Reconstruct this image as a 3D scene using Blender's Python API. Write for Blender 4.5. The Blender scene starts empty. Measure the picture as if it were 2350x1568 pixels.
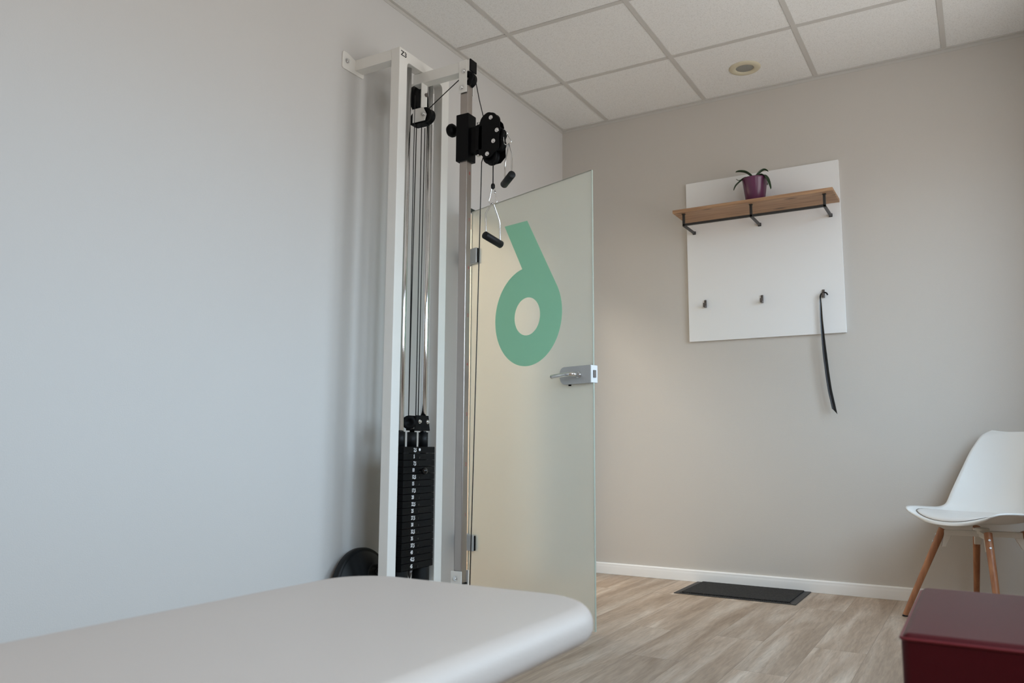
import bpy, bmesh, math, random
from mathutils import Vector, Matrix
random.seed(7)
sc = bpy.context.scene
COL = sc.collection
PI = math.pi

# ------------------------------------------------------------------ materials
def new_mat(name):
    m = bpy.data.materials.new(name); m.use_nodes = True
    nt = m.node_tree; nt.nodes.clear()
    out = nt.nodes.new('ShaderNodeOutputMaterial')
    return m, nt, out

def srgb(r, g, b):
    f = lambda c: (c/255/12.92) if c/255 <= .04045 else ((c/255+.055)/1.055)**2.4
    return (f(r), f(g), f(b), 1)

def mat(name, col, rough=.5, metal=0, var=.06, scale=20, bump=0, bscale=200, spec=.5, coat=0, sheen=0):
    """principled material with a gentle procedural colour variation and optional fine bump"""
    m, nt, out = new_mat(name)
    N = nt.nodes; Lk = nt.links
    p = N.new('ShaderNodeBsdfPrincipled')
    tc = N.new('ShaderNodeTexCoord')
    nz = N.new('ShaderNodeTexNoise'); nz.inputs['Scale'].default_value = scale; nz.inputs['Detail'].default_value = 4
    Lk.new(tc.outputs['Object'], nz.inputs['Vector'])
    mp = N.new('ShaderNodeMapRange')
    mp.inputs['To Min'].default_value = 1-var; mp.inputs['To Max'].default_value = 1+var
    Lk.new(nz.outputs['Fac'], mp.inputs['Value'])
    mul = N.new('ShaderNodeVectorMath'); mul.operation = 'SCALE'
    mul.inputs[0].default_value = col[:3]
    Lk.new(mp.outputs[0], mul.inputs['Scale'])
    Lk.new(mul.outputs[0], p.inputs['Base Color'])
    p.inputs['Roughness'].default_value = rough
    p.inputs['Metallic'].default_value = metal
    p.inputs['Specular IOR Level'].default_value = spec
    p.inputs['Coat Weight'].default_value = coat
    p.inputs['Sheen Weight'].default_value = sheen
    if bump:
        n2 = N.new('ShaderNodeTexNoise'); n2.inputs['Scale'].default_value = bscale; n2.inputs['Detail'].default_value = 3
        Lk.new(tc.outputs['Object'], n2.inputs['Vector'])
        b = N.new('ShaderNodeBump'); b.inputs['Strength'].default_value = bump; b.inputs['Distance'].default_value = .002
        Lk.new(n2.outputs['Fac'], b.inputs['Height']); Lk.new(b.outputs[0], p.inputs['Normal'])
    Lk.new(p.outputs[0], out.inputs[0])
    return m

M = {}
M['wall'] = mat('wall_paint', (.60, .565, .525), .85, var=.012, scale=1.5, bump=.25, bscale=260, spec=.2)
M['wall_l'] = mat('wall_paint_daylit', (.66, .645, .63), .8, var=.012, scale=1.5, bump=.2, bscale=260, spec=.25)  # same wall paint; bluish daylight put into a lighter, cooler colour
M['hall'] = mat('hall_paint', (.85, .80, .68), .85, var=.02, scale=2, spec=.2)
M['trim'] = mat('white_trim', (.86, .86, .86), .4, var=.015, scale=4)
M['grid'] = mat('ceiling_grid', (.60, .58, .55), .6, var=.015, scale=5)
M['cream'] = mat('cream_plastic', (.66, .60, .45), .5, var=.03)
M['grille'] = mat('grey_grille', (.30, .30, .27), .6, var=.25, scale=160)
M['mwhite'] = mat('machine_white', (.84, .82, .78), .38, var=.025, scale=9, bump=.08, bscale=160)
M['steel'] = mat('brushed_steel', (.44, .40, .37), .32, metal=1, var=.14, scale=7, bump=.05)
M['chrome'] = mat('chrome', (.80, .80, .80), .14, metal=1, var=.04)
M['alu'] = mat('satin_aluminium', (.60, .61, .62), .42, metal=.55, var=.04)
M['alu_light'] = mat('latch_plate', (.78, .80, .82), .5, var=.02)
M['black'] = mat('black_powder_coat', (.0035, .0035, .004), .5, var=.2, scale=30, spec=.12)
M['iron'] = mat('black_iron_plate', (.004, .004, .0045), .55, var=.25, scale=25, bump=.2, bscale=300, spec=.15)
M['gloss'] = mat('gloss_black', (.004, .004, .005), .12, var=.1)
M['rubber'] = mat('black_rubber', (.005, .0055, .0065), .5, var=.2, spec=.3)
M['cable'] = mat('black_cable', (.008, .007, .007), .45, var=.1)
M['white_ink'] = mat('white_ink', (.97, .97, .98), .6, var=.02)
M['black_ink'] = mat('black_ink', (.012, .012, .012), .6, var=.02)
M['red_ink'] = mat('red_ink', (.50, .05, .04), .6, var=.02)
M['panel'] = mat('white_laminate', (.86, .86, .86), .35, var=.01, scale=3)
M['rail'] = mat('black_steel_tube', (.022, .020, .019), .42, var=.15, scale=30)
M['hook'] = mat('hook_metal', (.15, .13, .12), .38, metal=.7, var=.15)
M['pot'] = mat('purple_glaze', (.130, .036, .088), .25, var=.08, scale=12)
M['leaf'] = mat('leaf_green', (.014, .040, .012), .42, var=.35, scale=25)
M['soil'] = mat('bark_soil', (.05, .03, .02), .9, var=.5, scale=60)
M['horn'] = mat('dark_steel_horn', (.012, .012, .015), .2, metal=.2, var=.1)
M['shell'] = mat('white_plastic_shell', (.80, .80, .79), .38, var=.01)
M['pad'] = mat('white_leatherette', (.74, .72, .70), .45, var=.02, bump=.15, bscale=350)
M['cframe'] = mat('chair_frame_white', (.72, .68, .62), .4, var=.02)
M['vinyl'] = mat('greige_vinyl', (.55, .48, .435), .42, var=.015, scale=3, bump=.25, bscale=420, spec=.45)
M['red'] = mat('dark_red_vinyl', (.062, .002, .0055), .38, var=.12, scale=8, bump=.25, bscale=300, spec=.26)
M['redseam'] = mat('red_piping', (.13, .004, .010), .4, var=.1)
M['matborder'] = mat('mat_border', (.035, .034, .034), .6, var=.1)
M['glass_edge'] = mat('glass_edge_green', (.42, .46, .39), .6, var=.03)
M['dark_seal'] = mat('dark_seal', (.008, .02, .018), .5, var=.1)
M['film'] = None

def wood_mat(name, c1, c2, axis, knots=True, rough=.5, sc_=1.0):
    m, nt, out = new_mat(name); N = nt.nodes; Lk = nt.links
    p = N.new('ShaderNodeBsdfPrincipled'); tc = N.new('ShaderNodeTexCoord')
    mp = N.new('ShaderNodeMapping'); s = [22*sc_]*3; s[axis] = 1.6*sc_; mp.inputs['Scale'].default_value = s
    Lk.new(tc.outputs['Object'], mp.inputs['Vector'])
    nz = N.new('ShaderNodeTexNoise'); nz.inputs['Scale'].default_value = 2.2; nz.inputs['Detail'].default_value = 7; nz.inputs['Distortion'].default_value = .6
    Lk.new(mp.outputs[0], nz.inputs['Vector'])
    cr = N.new('ShaderNodeValToRGB'); e = cr.color_ramp.elements
    e[0].position = .3; e[0].color = (*c1, 1); e[1].position = .68; e[1].color = (*c2, 1)
    Lk.new(nz.outputs['Fac'], cr.inputs[0])
    col = cr.outputs[0]
    if knots:
        mp2 = N.new('ShaderNodeMapping'); s = [14.0]*3; s[axis] = 5; mp2.inputs['Scale'].default_value = s
        Lk.new(tc.outputs['Object'], mp2.inputs['Vector'])
        vo = N.new('ShaderNodeTexVoronoi'); vo.inputs['Scale'].default_value = .8
        Lk.new(mp2.outputs[0], vo.inputs['Vector'])
        r2 = N.new('ShaderNodeValToRGB'); e = r2.color_ramp.elements
        e[0].position = .05; e[0].color = (.30, .26, .24, 1); e[1].position = .17; e[1].color = (1, 1, 1, 1)
        Lk.new(vo.outputs['Distance'], r2.inputs[0])
        mx = N.new('ShaderNodeMix'); mx.data_type = 'RGBA'; mx.blend_type = 'MULTIPLY'; mx.inputs[0].default_value = 1
        Lk.new(col, mx.inputs[6]); Lk.new(r2.outputs[0], mx.inputs[7]); col = mx.outputs[2]
    Lk.new(col, p.inputs['Base Color']); p.inputs['Roughness'].default_value = rough
    Lk.new(p.outputs[0], out.inputs[0]); return m
M['oak'] = wood_mat('oak_shelf', (.30, .16, .085), (.50, .30, .17), 0)
M['beech'] = wood_mat('beech_leg', (.27, .10, .045), (.42, .185, .085), 2, knots=False, rough=.42)

def floor_mat():
    m, nt, out = new_mat('vinyl_plank_floor'); N = nt.nodes; Lk = nt.links
    p = N.new('ShaderNodeBsdfPrincipled'); tc = N.new('ShaderNodeTexCoord')
    sep = N.new('ShaderNodeSeparateXYZ'); Lk.new(tc.outputs['Object'], sep.inputs[0])
    cmb = N.new('ShaderNodeCombineXYZ'); Lk.new(sep.outputs['Y'], cmb.inputs['X']); Lk.new(sep.outputs['X'], cmb.inputs['Y'])
    br = N.new('ShaderNodeTexBrick'); Lk.new(cmb.outputs[0], br.inputs['Vector'])
    br.offset = .37; br.offset_frequency = 2; br.squash = 1
    for k, v in {'Scale': 1, 'Brick Width': 1.22, 'Row Height': .184, 'Mortar Size': .0009, 'Mortar Smooth': .3, 'Bias': 0}.items(): br.inputs[k].default_value = v
    br.inputs['Color1'].default_value = (0, 0, 0, 1); br.inputs['Color2'].default_value = (1, 1, 1, 1); br.inputs['Mortar'].default_value = (.5, .5, .5, 1)
    # shift the grain from plank to plank
    off = N.new('ShaderNodeVectorMath'); off.operation = 'SCALE'; off.inputs['Scale'].default_value = 9
    Lk.new(br.outputs['Color'], off.inputs[0])
    add = N.new('ShaderNodeVectorMath'); add.operation = 'ADD'
    Lk.new(tc.outputs['Object'], add.inputs[0]); Lk.new(off.outputs[0], add.inputs[1])
    mp = N.new('ShaderNodeMapping'); mp.inputs['Scale'].default_value = (8, .75, 8); Lk.new(add.outputs[0], mp.inputs['Vector'])
    n1 = N.new('ShaderNodeTexNoise'); n1.inputs['Scale'].default_value = 1.5; n1.inputs['Detail'].default_value = 5; n1.inputs['Distortion'].default_value = .7
    Lk.new(mp.outputs[0], n1.inputs['Vector'])
    mp3 = N.new('ShaderNodeMapping'); mp3.inputs['Scale'].default_value = (60, 5, 60); Lk.new(add.outputs[0], mp3.inputs['Vector'])
    n2 = N.new('ShaderNodeTexNoise'); n2.inputs['Scale'].default_value = 2; n2.inputs['Detail'].default_value = 6; n2.inputs['Distortion'].default_value = .8
    Lk.new(mp3.outputs[0], n2.inputs['Vector'])
    cr = N.new('ShaderNodeValToRGB'); e = cr.color_ramp.elements
    e[0].position = .30; e[0].color = (.30, .22, .158, 1); e[1].position = .70; e[1].color = (.56, .475, .395, 1)
    x = e.new(.5); x.color = (.41, .318, .245, 1)
    Lk.new(n1.outputs['Fac'], cr.inputs[0])
    m2 = N.new('ShaderNodeMapRange'); m2.inputs['To Min'].default_value = .80; m2.inputs['To Max'].default_value = 1.18
    m2.inputs['From Min'].default_value = .25; m2.inputs['From Max'].default_value = .75
    Lk.new(n2.outputs['Fac'], m2.inputs['Value'])
    sc1 = N.new('ShaderNodeVectorMath'); sc1.operation = 'SCALE'; Lk.new(cr.outputs[0], sc1.inputs[0]); Lk.new(m2.outputs[0], sc1.inputs['Scale'])
    m3 = N.new('ShaderNodeMapRange'); m3.inputs['To Min'].default_value = .88; m3.inputs['To Max'].default_value = 1.07; Lk.new(br.outputs['Color'], m3.inputs['Value'])
    sc2 = N.new('ShaderNodeVectorMath'); sc2.operation = 'SCALE'; Lk.new(sc1.outputs[0], sc2.inputs[0]); Lk.new(m3.outputs[0], sc2.inputs['Scale'])
    mx = N.new('ShaderNodeMix'); mx.data_type = 'RGBA'; Lk.new(br.outputs['Fac'], mx.inputs[0]); Lk.new(sc2.outputs[0], mx.inputs[6]); mx.inputs[7].default_value = (.22, .17, .13, 1)
    Lk.new(mx.outputs[2], p.inputs['Base Color']); p.inputs['Roughness'].default_value = .48; p.inputs['Specular IOR Level'].default_value = .4
    b = N.new('ShaderNodeBump'); b.inputs['Strength'].default_value = .12; b.inputs['Distance'].default_value = .001
    Lk.new(n2.outputs['Fac'], b.inputs['Height']); Lk.new(b.outputs[0], p.inputs['Normal'])
    Lk.new(p.outputs[0], out.inputs[0]); return m
M['floor'] = floor_mat()

def tile_mat():
    m, nt, out = new_mat('mineral_fibre_tile'); N = nt.nodes; Lk = nt.links
    p = N.new('ShaderNodeBsdfPrincipled'); tc = N.new('ShaderNodeTexCoord')
    nz = N.new('ShaderNodeTexNoise'); nz.inputs['Scale'].default_value = 240; nz.inputs['Detail'].default_value = 5
    Lk.new(tc.outputs['Object'], nz.inputs['Vector'])
    cr = N.new('ShaderNodeValToRGB'); e = cr.color_ramp.elements
    e[0].position = .33; e[0].color = (.72, .71, .69, 1); e[1].position = .50; e[1].color = (.86, .855, .84, 1)
    Lk.new(nz.outputs['Fac'], cr.inputs[0]); Lk.new(cr.outputs[0], p.inputs['Base Color'])
    p.inputs['Roughness'].default_value = .95; p.inputs['Specular IOR Level'].default_value = .1
    b = N.new('ShaderNodeBump'); b.inputs['Strength'].default_value = .35; b.inputs['Distance'].default_value = .002
    Lk.new(nz.outputs['Fac'], b.inputs['Height']); Lk.new(b.outputs[0], p.inputs['Normal'])
    Lk.new(p.outputs[0], out.inputs[0]); return m
M['tile'] = tile_mat()

def mat_fibre():
    m, nt, out = new_mat('scraper_fibre'); N = nt.nodes; Lk = nt.links
    p = N.new('ShaderNodeBsdfPrincipled'); tc = N.new('ShaderNodeTexCoord')
    nz = N.new('ShaderNodeTexNoise'); nz.inputs['Scale'].default_value = 150; nz.inputs['Detail'].default_value = 5
    Lk.new(tc.outputs['Object'], nz.inputs['Vector'])
    cr = N.new('ShaderNodeValToRGB'); e = cr.color_ramp.elements
    e[0].position = .4; e[0].color = (.006, .006, .006, 1); e[1].position = .78; e[1].color = (.035, .032, .031, 1)
    Lk.new(nz.outputs['Fac'], cr.inputs[0]); Lk.new(cr.outputs[0], p.inputs['Base Color'])
    p.inputs['Roughness'].default_value = .95
    b = N.new('ShaderNodeBump'); b.inputs['Strength'].default_value = 1; b.inputs['Distance'].default_value = .006
    Lk.new(nz.outputs['Fac'], b.inputs['Height']); Lk.new(b.outputs[0], p.inputs['Normal'])
    Lk.new(p.outputs[0], out.inputs[0]); return m
M['fibre'] = mat_fibre()

def frosted(name, tint, trans, rough, film=False):
    """satin glass: rough transmission mixed with a scattering etched surface"""
    m, nt, out = new_mat(name); N = nt.nodes; Lk = nt.links
    p = N.new('ShaderNodeBsdfPrincipled')
    tc = N.new('ShaderNodeTexCoord'); nz = N.new('ShaderNodeTexNoise'); nz.inputs['Scale'].default_value = 3
    Lk.new(tc.outputs['Object'], nz.inputs['Vector'])
    mr = N.new('ShaderNodeMapRange'); mr.inputs['To Min'].default_value = .985; mr.inputs['To Max'].default_value = 1.015; Lk.new(nz.outputs['Fac'], mr.inputs['Value'])
    s = N.new('ShaderNodeVectorMath'); s.operation = 'SCALE'; s.inputs[0].default_value = tint; Lk.new(mr.outputs[0], s.inputs['Scale'])
    Lk.new(s.outputs[0], p.inputs['Base Color'])
    p.inputs['Transmission Weight'].default_value = 1; p.inputs['Roughness'].default_value = rough; p.inputs['IOR'].default_value = 1.15
    d = N.new('ShaderNodeBsdfDiffuse'); Lk.new(s.outputs[0], d.inputs['Color'])
    t = N.new('ShaderNodeBsdfTranslucent'); Lk.new(s.outputs[0], t.inputs['Color'])
    a = N.new('ShaderNodeMixShader'); a.inputs[0].default_value = .5; Lk.new(d.outputs[0], a.inputs[1]); Lk.new(t.outputs[0], a.inputs[2])
    b = N.new('ShaderNodeMixShader'); b.inputs[0].default_value = 1-trans; Lk.new(p.outputs[0], b.inputs[1]); Lk.new(a.outputs[0], b.inputs[2])
    Lk.new(b.outputs[0], out.inputs[0]); return m
M['frost'] = frosted('frosted_glass', (.97, .985, .925), .52, .42)
M['film'] = frosted('green_vinyl_film', (.47, .92, .72), .0, .5)

# ------------------------------------------------------------------ mesh builder
class MB:
    def __init__(s): s.bm = bmesh.new()
    def box(s, x0, x1, y0, y1, z0, z1, Mx=None):
        vs = [s.bm.verts.new((x, y, z)) for x in (x0, x1) for y in (y0, y1) for z in (z0, z1)]
        for f in ((0, 1, 3, 2), (4, 6, 7, 5), (0, 4, 5, 1), (2, 3, 7, 6), (0, 2, 6, 4), (1, 5, 7, 3)):
            s.bm.faces.new([vs[i] for i in f])
        if Mx is not None:
            for v in vs: v.co = Mx @ v.co
        return s
    def cyl(s, a, b, r, r2=None, n=24, caps=True):
        a, b = Vector(a), Vector(b); r2 = r if r2 is None else r2
        d = (b-a).normalized(); q = d.to_track_quat('Z', 'Y')
        A, B = [], []
        for i in range(n):
            t = 2*PI*i/n; o = q @ Vector((math.cos(t), math.sin(t), 0))
            A.append(s.bm.verts.new(a+o*r)); B.append(s.bm.verts.new(b+o*r2))
        for i in range(n):
            f = s.bm.faces.new((A[i], A[(i+1) % n], B[(i+1) % n], B[i])); f.smooth = True
        if caps: s.bm.faces.new(A[::-1]); s.bm.faces.new(B)
        return s
    def tube(s, pts, r, n=10, closed=False):
        P = [Vector(p) for p in pts]; m = len(P); rings = []
        ref = None
        for i, p in enumerate(P):
            if closed: d = (P[(i+1) % m]-P[i-1])
            else: d = P[min(i+1, m-1)]-P[max(i-1, 0)]
            d.normalize()
            if ref is None:
                ref = d.orthogonal().normalized()
            ref = (ref-d*ref.dot(d)).normalized(); w = d.cross(ref)
            rr = r(i/(m-1)) if callable(r) else r
            rings.append([s.bm.verts.new(p+(ref*math.cos(2*PI*k/n)+w*math.sin(2*PI*k/n))*rr) for k in range(n)])
        for i in range(m if closed else m-1):
            a, b = rings[i], rings[(i+1) % m]
            for k in range(n):
                f = s.bm.faces.new((a[k], a[(k+1) % n], b[(k+1) % n], b[k])); f.smooth = True
        if not closed: s.bm.faces.new(rings[0][::-1]); s.bm.faces.new(rings[-1])
        return s
    def lathe(s, prof, Mx=None, n=40, smooth=True):
        rings = []; Mx = Mx or Matrix()
        for (r, z) in prof:
            if r < 1e-6: rings.append([s.bm.verts.new(Mx @ Vector((0, 0, z)))])
            else: rings.append([s.bm.verts.new(Mx @ Vector((r*math.cos(2*PI*k/n), r*math.sin(2*PI*k/n), z))) for k in range(n)])
        for a, b in zip(rings, rings[1:]):
            for k in range(n):
                k2 = (k+1) % n
                if len(a) == 1 and len(b) == 1: continue
                if len(a) == 1: f = s.bm.faces.new((a[0], b[k2], b[k]))
                elif len(b) == 1: f = s.bm.faces.new((a[k], a[k2], b[0]))
                else: f = s.bm.faces.new((a[k], a[k2], b[k2], b[k]))
                f.smooth = smooth
        return s
    def prism(s, pts, ext):
        e = Vector(ext); A = [s.bm.verts.new(p) for p in pts]; B = [s.bm.verts.new(Vector(p)+e) for p in pts]; n = len(A)
        s.bm.faces.new(A[::-1]); s.bm.faces.new(B)
        for i in range(n): s.bm.faces.new((A[i], A[(i+1) % n], B[(i+1) % n], B[i]))
        return s
    def grid(s, f, nu, nv, thick=0):
        V = [[s.bm.verts.new(f(i/nu, j/nv)) for j in range(nv+1)] for i in range(nu+1)]
        for i in range(nu):
            for j in range(nv):
                q = s.bm.faces.new((V[i][j], V[i+1][j], V[i+1][j+1], V[i][j+1])); q.smooth = True
        return s
    def build(s, name, m, parent=None, bevel=0, seg=2, solid=0, loc=None):
        bmesh.ops.recalc_face_normals(s.bm, faces=s.bm.faces[:])
        me = bpy.data.meshes.new(name); 
        if loc is not None: bmesh.ops.translate(s.bm, verts=s.bm.verts[:], vec=-Vector(loc))
        s.bm.to_mesh(me); s.bm.free()
        o = bpy.data.objects.new(name, me); COL.objects.link(o)
        for mm in (m if isinstance(m, (list, tuple)) else [m]): me.materials.append(mm)
        if loc is not None: o.location = loc
        if parent is not None:
            o.parent = parent
            base = Vector(parent.get('_w', (0, 0, 0)))
            if loc is None: o.location = -base
            else: o.location = Vector(loc)-base
        if solid:
            md = o.modifiers.new('solid', 'SOLIDIFY'); md.thickness = solid; md.offset = 0
        if bevel:
            md = o.modifiers.new('bevel', 'BEVEL'); md.width = bevel; md.segments = seg; md.limit_method = 'ANGLE'; md.angle_limit = .6
            for p in me.polygons: p.use_smooth = True
            wn = o.modifiers.new('wn', 'WEIGHTED_NORMAL'); wn.keep_sharp = True
        return o

def thing(name, label, cat, loc=(0, 0, 0), group=None):
    """an Empty at the foot of the thing; its parts keep world coordinates"""
    o = bpy.data.objects.new(name, None); COL.objects.link(o); o.location = loc; o.empty_display_size = .05
    o['label'] = label; o['category'] = cat; o['_w'] = tuple(loc)
    if group: o['group'] = group
    return o
def tag(o, label, cat, group=None):
    o['label'] = label; o['category'] = cat
    if group: o['group'] = group
    return o
def struct(o, label=None, cat=None):
    o['kind'] = 'structure'
    if label: o['label'] = label
    if cat: o['category'] = cat
    return o

def text_mesh(name, txt, origin, right, up, size, m, parent, sx=1.0, bold=0.0, align='CENTER', lift=.0004):
    cu = bpy.data.curves.new('t', 'FONT'); cu.body = txt; cu.size = 1; cu.align_x = align; cu.align_y = 'CENTER'; cu.offset = bold
    tmp = bpy.data.objects.new('t', cu); COL.objects.link(tmp)
    bpy.context.view_layer.update()
    me = bpy.data.meshes.new_from_object(tmp.evaluated_get(bpy.context.evaluated_depsgraph_get()))
    bpy.data.objects.remove(tmp); bpy.data.curves.remove(cu)
    R, U = Vector(right).normalized(), Vector(up).normalized(); Nn = R.cross(U)
    base = Vector(parent.get('_w', (0, 0, 0)))
    O = Vector(origin)+Nn*lift
    for v in me.vertices:
        v.co = R*(v.co.x*size*sx)+U*(v.co.y*size)
    me.materials.clear(); me.materials.append(m)
    o = bpy.data.objects.new(name, me); COL.objects.link(o); o.parent = parent
    pw = base
    q = parent
    o.location = O-pw if parent.type == 'EMPTY' else O-parent_world(parent)
    return o
def parent_world(o):
    v = Vector((0, 0, 0))
    while o is not None:
        v += Vector(o.location); o = o.parent
    return v
def sub(o, parent):
    """make o a child of a mesh part without moving it (no rotations in use)"""
    w = parent_world(o); o.parent = parent; o.location = w-parent_world(parent); return o

# ------------------------------------------------------------------ camera (solved from the photograph)
F = 1841.23; CAMP = Vector((2.2519, -4.4897, .7417)); yaw, pitch, roll = -.5289, .1297, .0054
cy, sy, cp, sp = math.cos(yaw), math.sin(yaw), math.cos(pitch), math.sin(pitch)
fw = Vector((sy*cp, cy*cp, sp)); r0 = Vector((cy, -sy, 0)); u0 = r0.cross(fw)
rr = r0*math.cos(roll)+u0*math.sin(roll); uu = u0*math.cos(roll)-r0*math.sin(roll)
cam = bpy.data.cameras.new('camera'); co = bpy.data.objects.new('camera', cam); COL.objects.link(co)
co.matrix_world = Matrix(((rr.x, uu.x, -fw.x, CAMP.x), (rr.y, uu.y, -fw.y, CAMP.y), (rr.z, uu.z, -fw.z, CAMP.z), (0, 0, 0, 1)))
cam.sensor_width = 36; cam.sensor_fit = 'HORIZONTAL'; cam.lens = F*36/2350; cam.clip_start = .02
cam.dof.use_dof = True; cam.dof.focus_distance = 3.6; cam.dof.aperture_fstop = 4.5
sc.camera = co

# ------------------------------------------------------------------ room shell
H = 2.785; XR = 2.78; YB = -6.4; WT = .15
struct(MB().box(-2.0, XR+.2, YB-.15, .15, -.1, 0).build('floor', M['floor']))
# left wall with door opening
DY0, DY1, DZ = -1.135, -.285, 1.975
struct(MB().box(-WT, 0, YB, DY0, 0, H).box(-WT, 0, DY1, 0, 0, H).box(-WT, 0, DY0, DY1, DZ, H).build('wall_left', M['wall_l']))
struct(MB().box(-2.0, XR+.2, 0, .15, 0, H+.1).build('wall_back', M['wall']))
struct(MB().box(-WT, XR+.2, YB-.15, YB, 0, H+.1).build('wall_front', mat('front_wall_warm_bounce', (.74, .62, .49), .85, var=.012, scale=1.5, spec=.2)))  # unseen wall, colour chosen to bounce warm fill into the room
WINS = [(-2.02, -.66), (-4.35, -2.85)]; WZ0, WZ1 = .85, 2.32
M['wall_warm'] = mat('right_wall_warm_bounce', (.62, .54, .46), .85, var=.012, scale=1.5, spec=.2)  # warm colour chosen for its bounce into the shadows, on an unseen wall
wr = MB().box(XR, XR+.2, YB, 0, 0, WZ0).box(XR, XR+.2, YB, 0, WZ1, H)
for a_, b_ in ((YB, WINS[1][0]), (WINS[1][1], WINS[0][0]), (WINS[0][1], 0)): wr.box(XR, XR+.2, a_, b_, WZ0, WZ1)
struct(wr.build('wall_right', M['wall_warm']))
for i_, (WY0, WY1) in enumerate(WINS):
    w = MB()
    for (a, b, c, d) in ((WY0, WY1, WZ0, WZ0+.06), (WY0, WY1, WZ1-.06, WZ1), (WY0, WY0+.06, WZ0, WZ1), (WY1-.06, WY1, WZ0, WZ1), ((WY0+WY1)/2-.05, (WY0+WY1)/2+.05, WZ0, WZ1)):
        w.box(XR+.10, XR+.16, a, b, c, d)
    win = struct(w.build('window_%d' % (i_+1), M['trim'], bevel=.004))
    sub(MB().box(XR-.03, XR+.10, WY0-.03, WY1+.03, WZ0-.03, WZ0).build('sill', M['trim'], None, bevel=.004), win)
# hallway behind the door
struct(MB().box(-2.0, -1.85, -3.2, 0, 0, H).build('wall_hallway', M['hall']))
struct(MB().box(-1.85, -WT, -3.35, -3.2, 0, H).build('wall_hallway_end', M['hall']))
struct(MB().box(-1.85, -WT, -3.2, 0, 2.6, 2.7).build('ceiling_hallway', M['hall']))
# suspended ceiling
struct(MB().box(0, XR, YB, 0, H, H+.1).build('ceiling', M['tile']))
g = MB(); T = .625
y = -.6139
while y > YB:
    g.box(.0, XR, y-.012, y+.012, H-.004, H+.001); y -= T
x = .3222
while x < XR:
    g.box(x-.012, x+.012, YB, 0, H-.0045, H+.001); x += T
struct(g.build('trim_ceiling_grid', M['grid']))
g = MB().box(0, .018, YB, 0, H-.006, H+.001).box(.018, XR, -.018, 0, H-.0062, H+.001).box(0, .0025, YB, 0, H-.022, H-.006).box(.0025, XR, -.0025, 0, H-.022, H-.0062)
struct(g.build('trim_wall_angle', M['grid']))
# baseboards
def base_profile(along0, along1, axis):
    prof = [(0, 0), (.016, 0), (.016, .040), (.0125, .047), (.0125, .058), (.008, .064), (0, .064)]
    b = MB()
    if axis == 'x': b.prism([(along0, -p[0], p[1]) for p in prof], (along1-along0, 0, 0))
    else: b.prism([(p[0], along0, p[1]) for p in prof], (0, along1-along0, 0))
    return b
bb = struct(base_profile(0, XR, 'x').build('baseboard_back', M['trim'], bevel=.0015))
struct(base_profile(YB, DY0-.03, 'y').build('baseboard_left', M['trim'], bevel=.0015))

# ------------------------------------------------------------------ door frame + glass leaf
fr = MB().box(-WT-.01, .004, DY0, DY0+.03, 0, DZ).box(-WT-.01, .004, DY1-.03, DY1, 0, DZ).box(-WT-.01, .004, DY0, DY1, DZ-.03, DZ)
frame = struct(fr.build('trim_door_frame', M['trim'], bevel=.003))
sub(MB().box(.004, .012, DY0+.004, DY1-.004, DZ-.022, DZ-.002).build('seal', M['dark_seal']), frame)

A2 = Vector((.085, -1.185, 0)); B2 = Vector((.8722, -1.4568, 0)); Ld = (B2-A2).length
tv = (B2-A2).normalized(); nv = Vector((tv.y, -tv.x, 0))      # nv faces the camera side
def LP(u, z, off=0): return A2+tv*u+nv*off+Vector((0, 0, z))
LM = Matrix(((tv.x, nv.x, 0, A2.x), (tv.y, nv.y, 0, A2.y), (0, 0, 1, 0), (0, 0, 0, 1)))   # (u, off, z) -> world
ang = math.atan2(tv.y, tv.x)
door = bpy.data.objects.new('door_1', None); COL.objects.link(door); door['_w'] = (0, 0, 0)
struct(door)
door.empty_display_size = .05
ZT, ZB = 1.917, .010
leaf = MB().box(0, Ld, -.004, .004, ZB, ZT, LM).build('glass_leaf', M['frost'], door)
edge = MB().box(Ld, Ld+.0012, -.004, .004, ZB, ZT, LM).box(-.0012, 0, -.004, .004, ZB, ZT, LM).box(0, Ld, -.004, .004, ZT, ZT+.0012, LM).build('polished_edge', M['glass_edge'], door)
# mirrored numeral six, seen from the back of the leaf
cx6, cz6, ro, ri = .4225, 1.3305, .2285, .0875
outer = []
# right side: stem edge is tangent to the bowl
P_tl, P_tr, P_j = (.259, 1.786), (.4215, 1.781), (.396, 1.543)
# tangent point from P_tr to the circle on its right side
d = math.hypot(P_tr[0]-cx6, P_tr[1]-cz6); a0 = math.atan2(P_tr[1]-cz6, P_tr[0]-cx6); al = math.acos(ro/d)
t_start = a0-al
a_end = math.acos((.388-cx6)/ro)
outer = [P_tl, P_tr]
n = 90; tot = (2*PI-(a_end-t_start))
for i in range(n+1):
    t = t_start-tot*i/n
    outer.append((cx6+ro*math.cos(t), cz6+ro*math.sin(t)))
bm6 = bmesh.new(); off = .0046
vo_ = [bm6.verts.new(LP(u, z, off)) for (u, z) in outer]
vi_ = [bm6.verts.new(LP(cx6+ri*math.cos(2*PI*i/60), cz6+ri*math.sin(2*PI*i/60), off)) for i in range(60)]
ed = [bm6.edges.new((vo_[i], vo_[(i+1) % len(vo_)])) for i in range(len(vo_))]+[bm6.edges.new((vi_[i], vi_[(i+1) % 60])) for i in range(60)]
bmesh.ops.triangle_fill(bm6, use_beauty=True, use_dissolve=False, edges=ed)
mb = MB(); mb.bm.free(); mb.bm = bm6
num = mb.build('numeral_decal', M['film'], door); num['label'] = 'green mirrored numeral 6'
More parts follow.
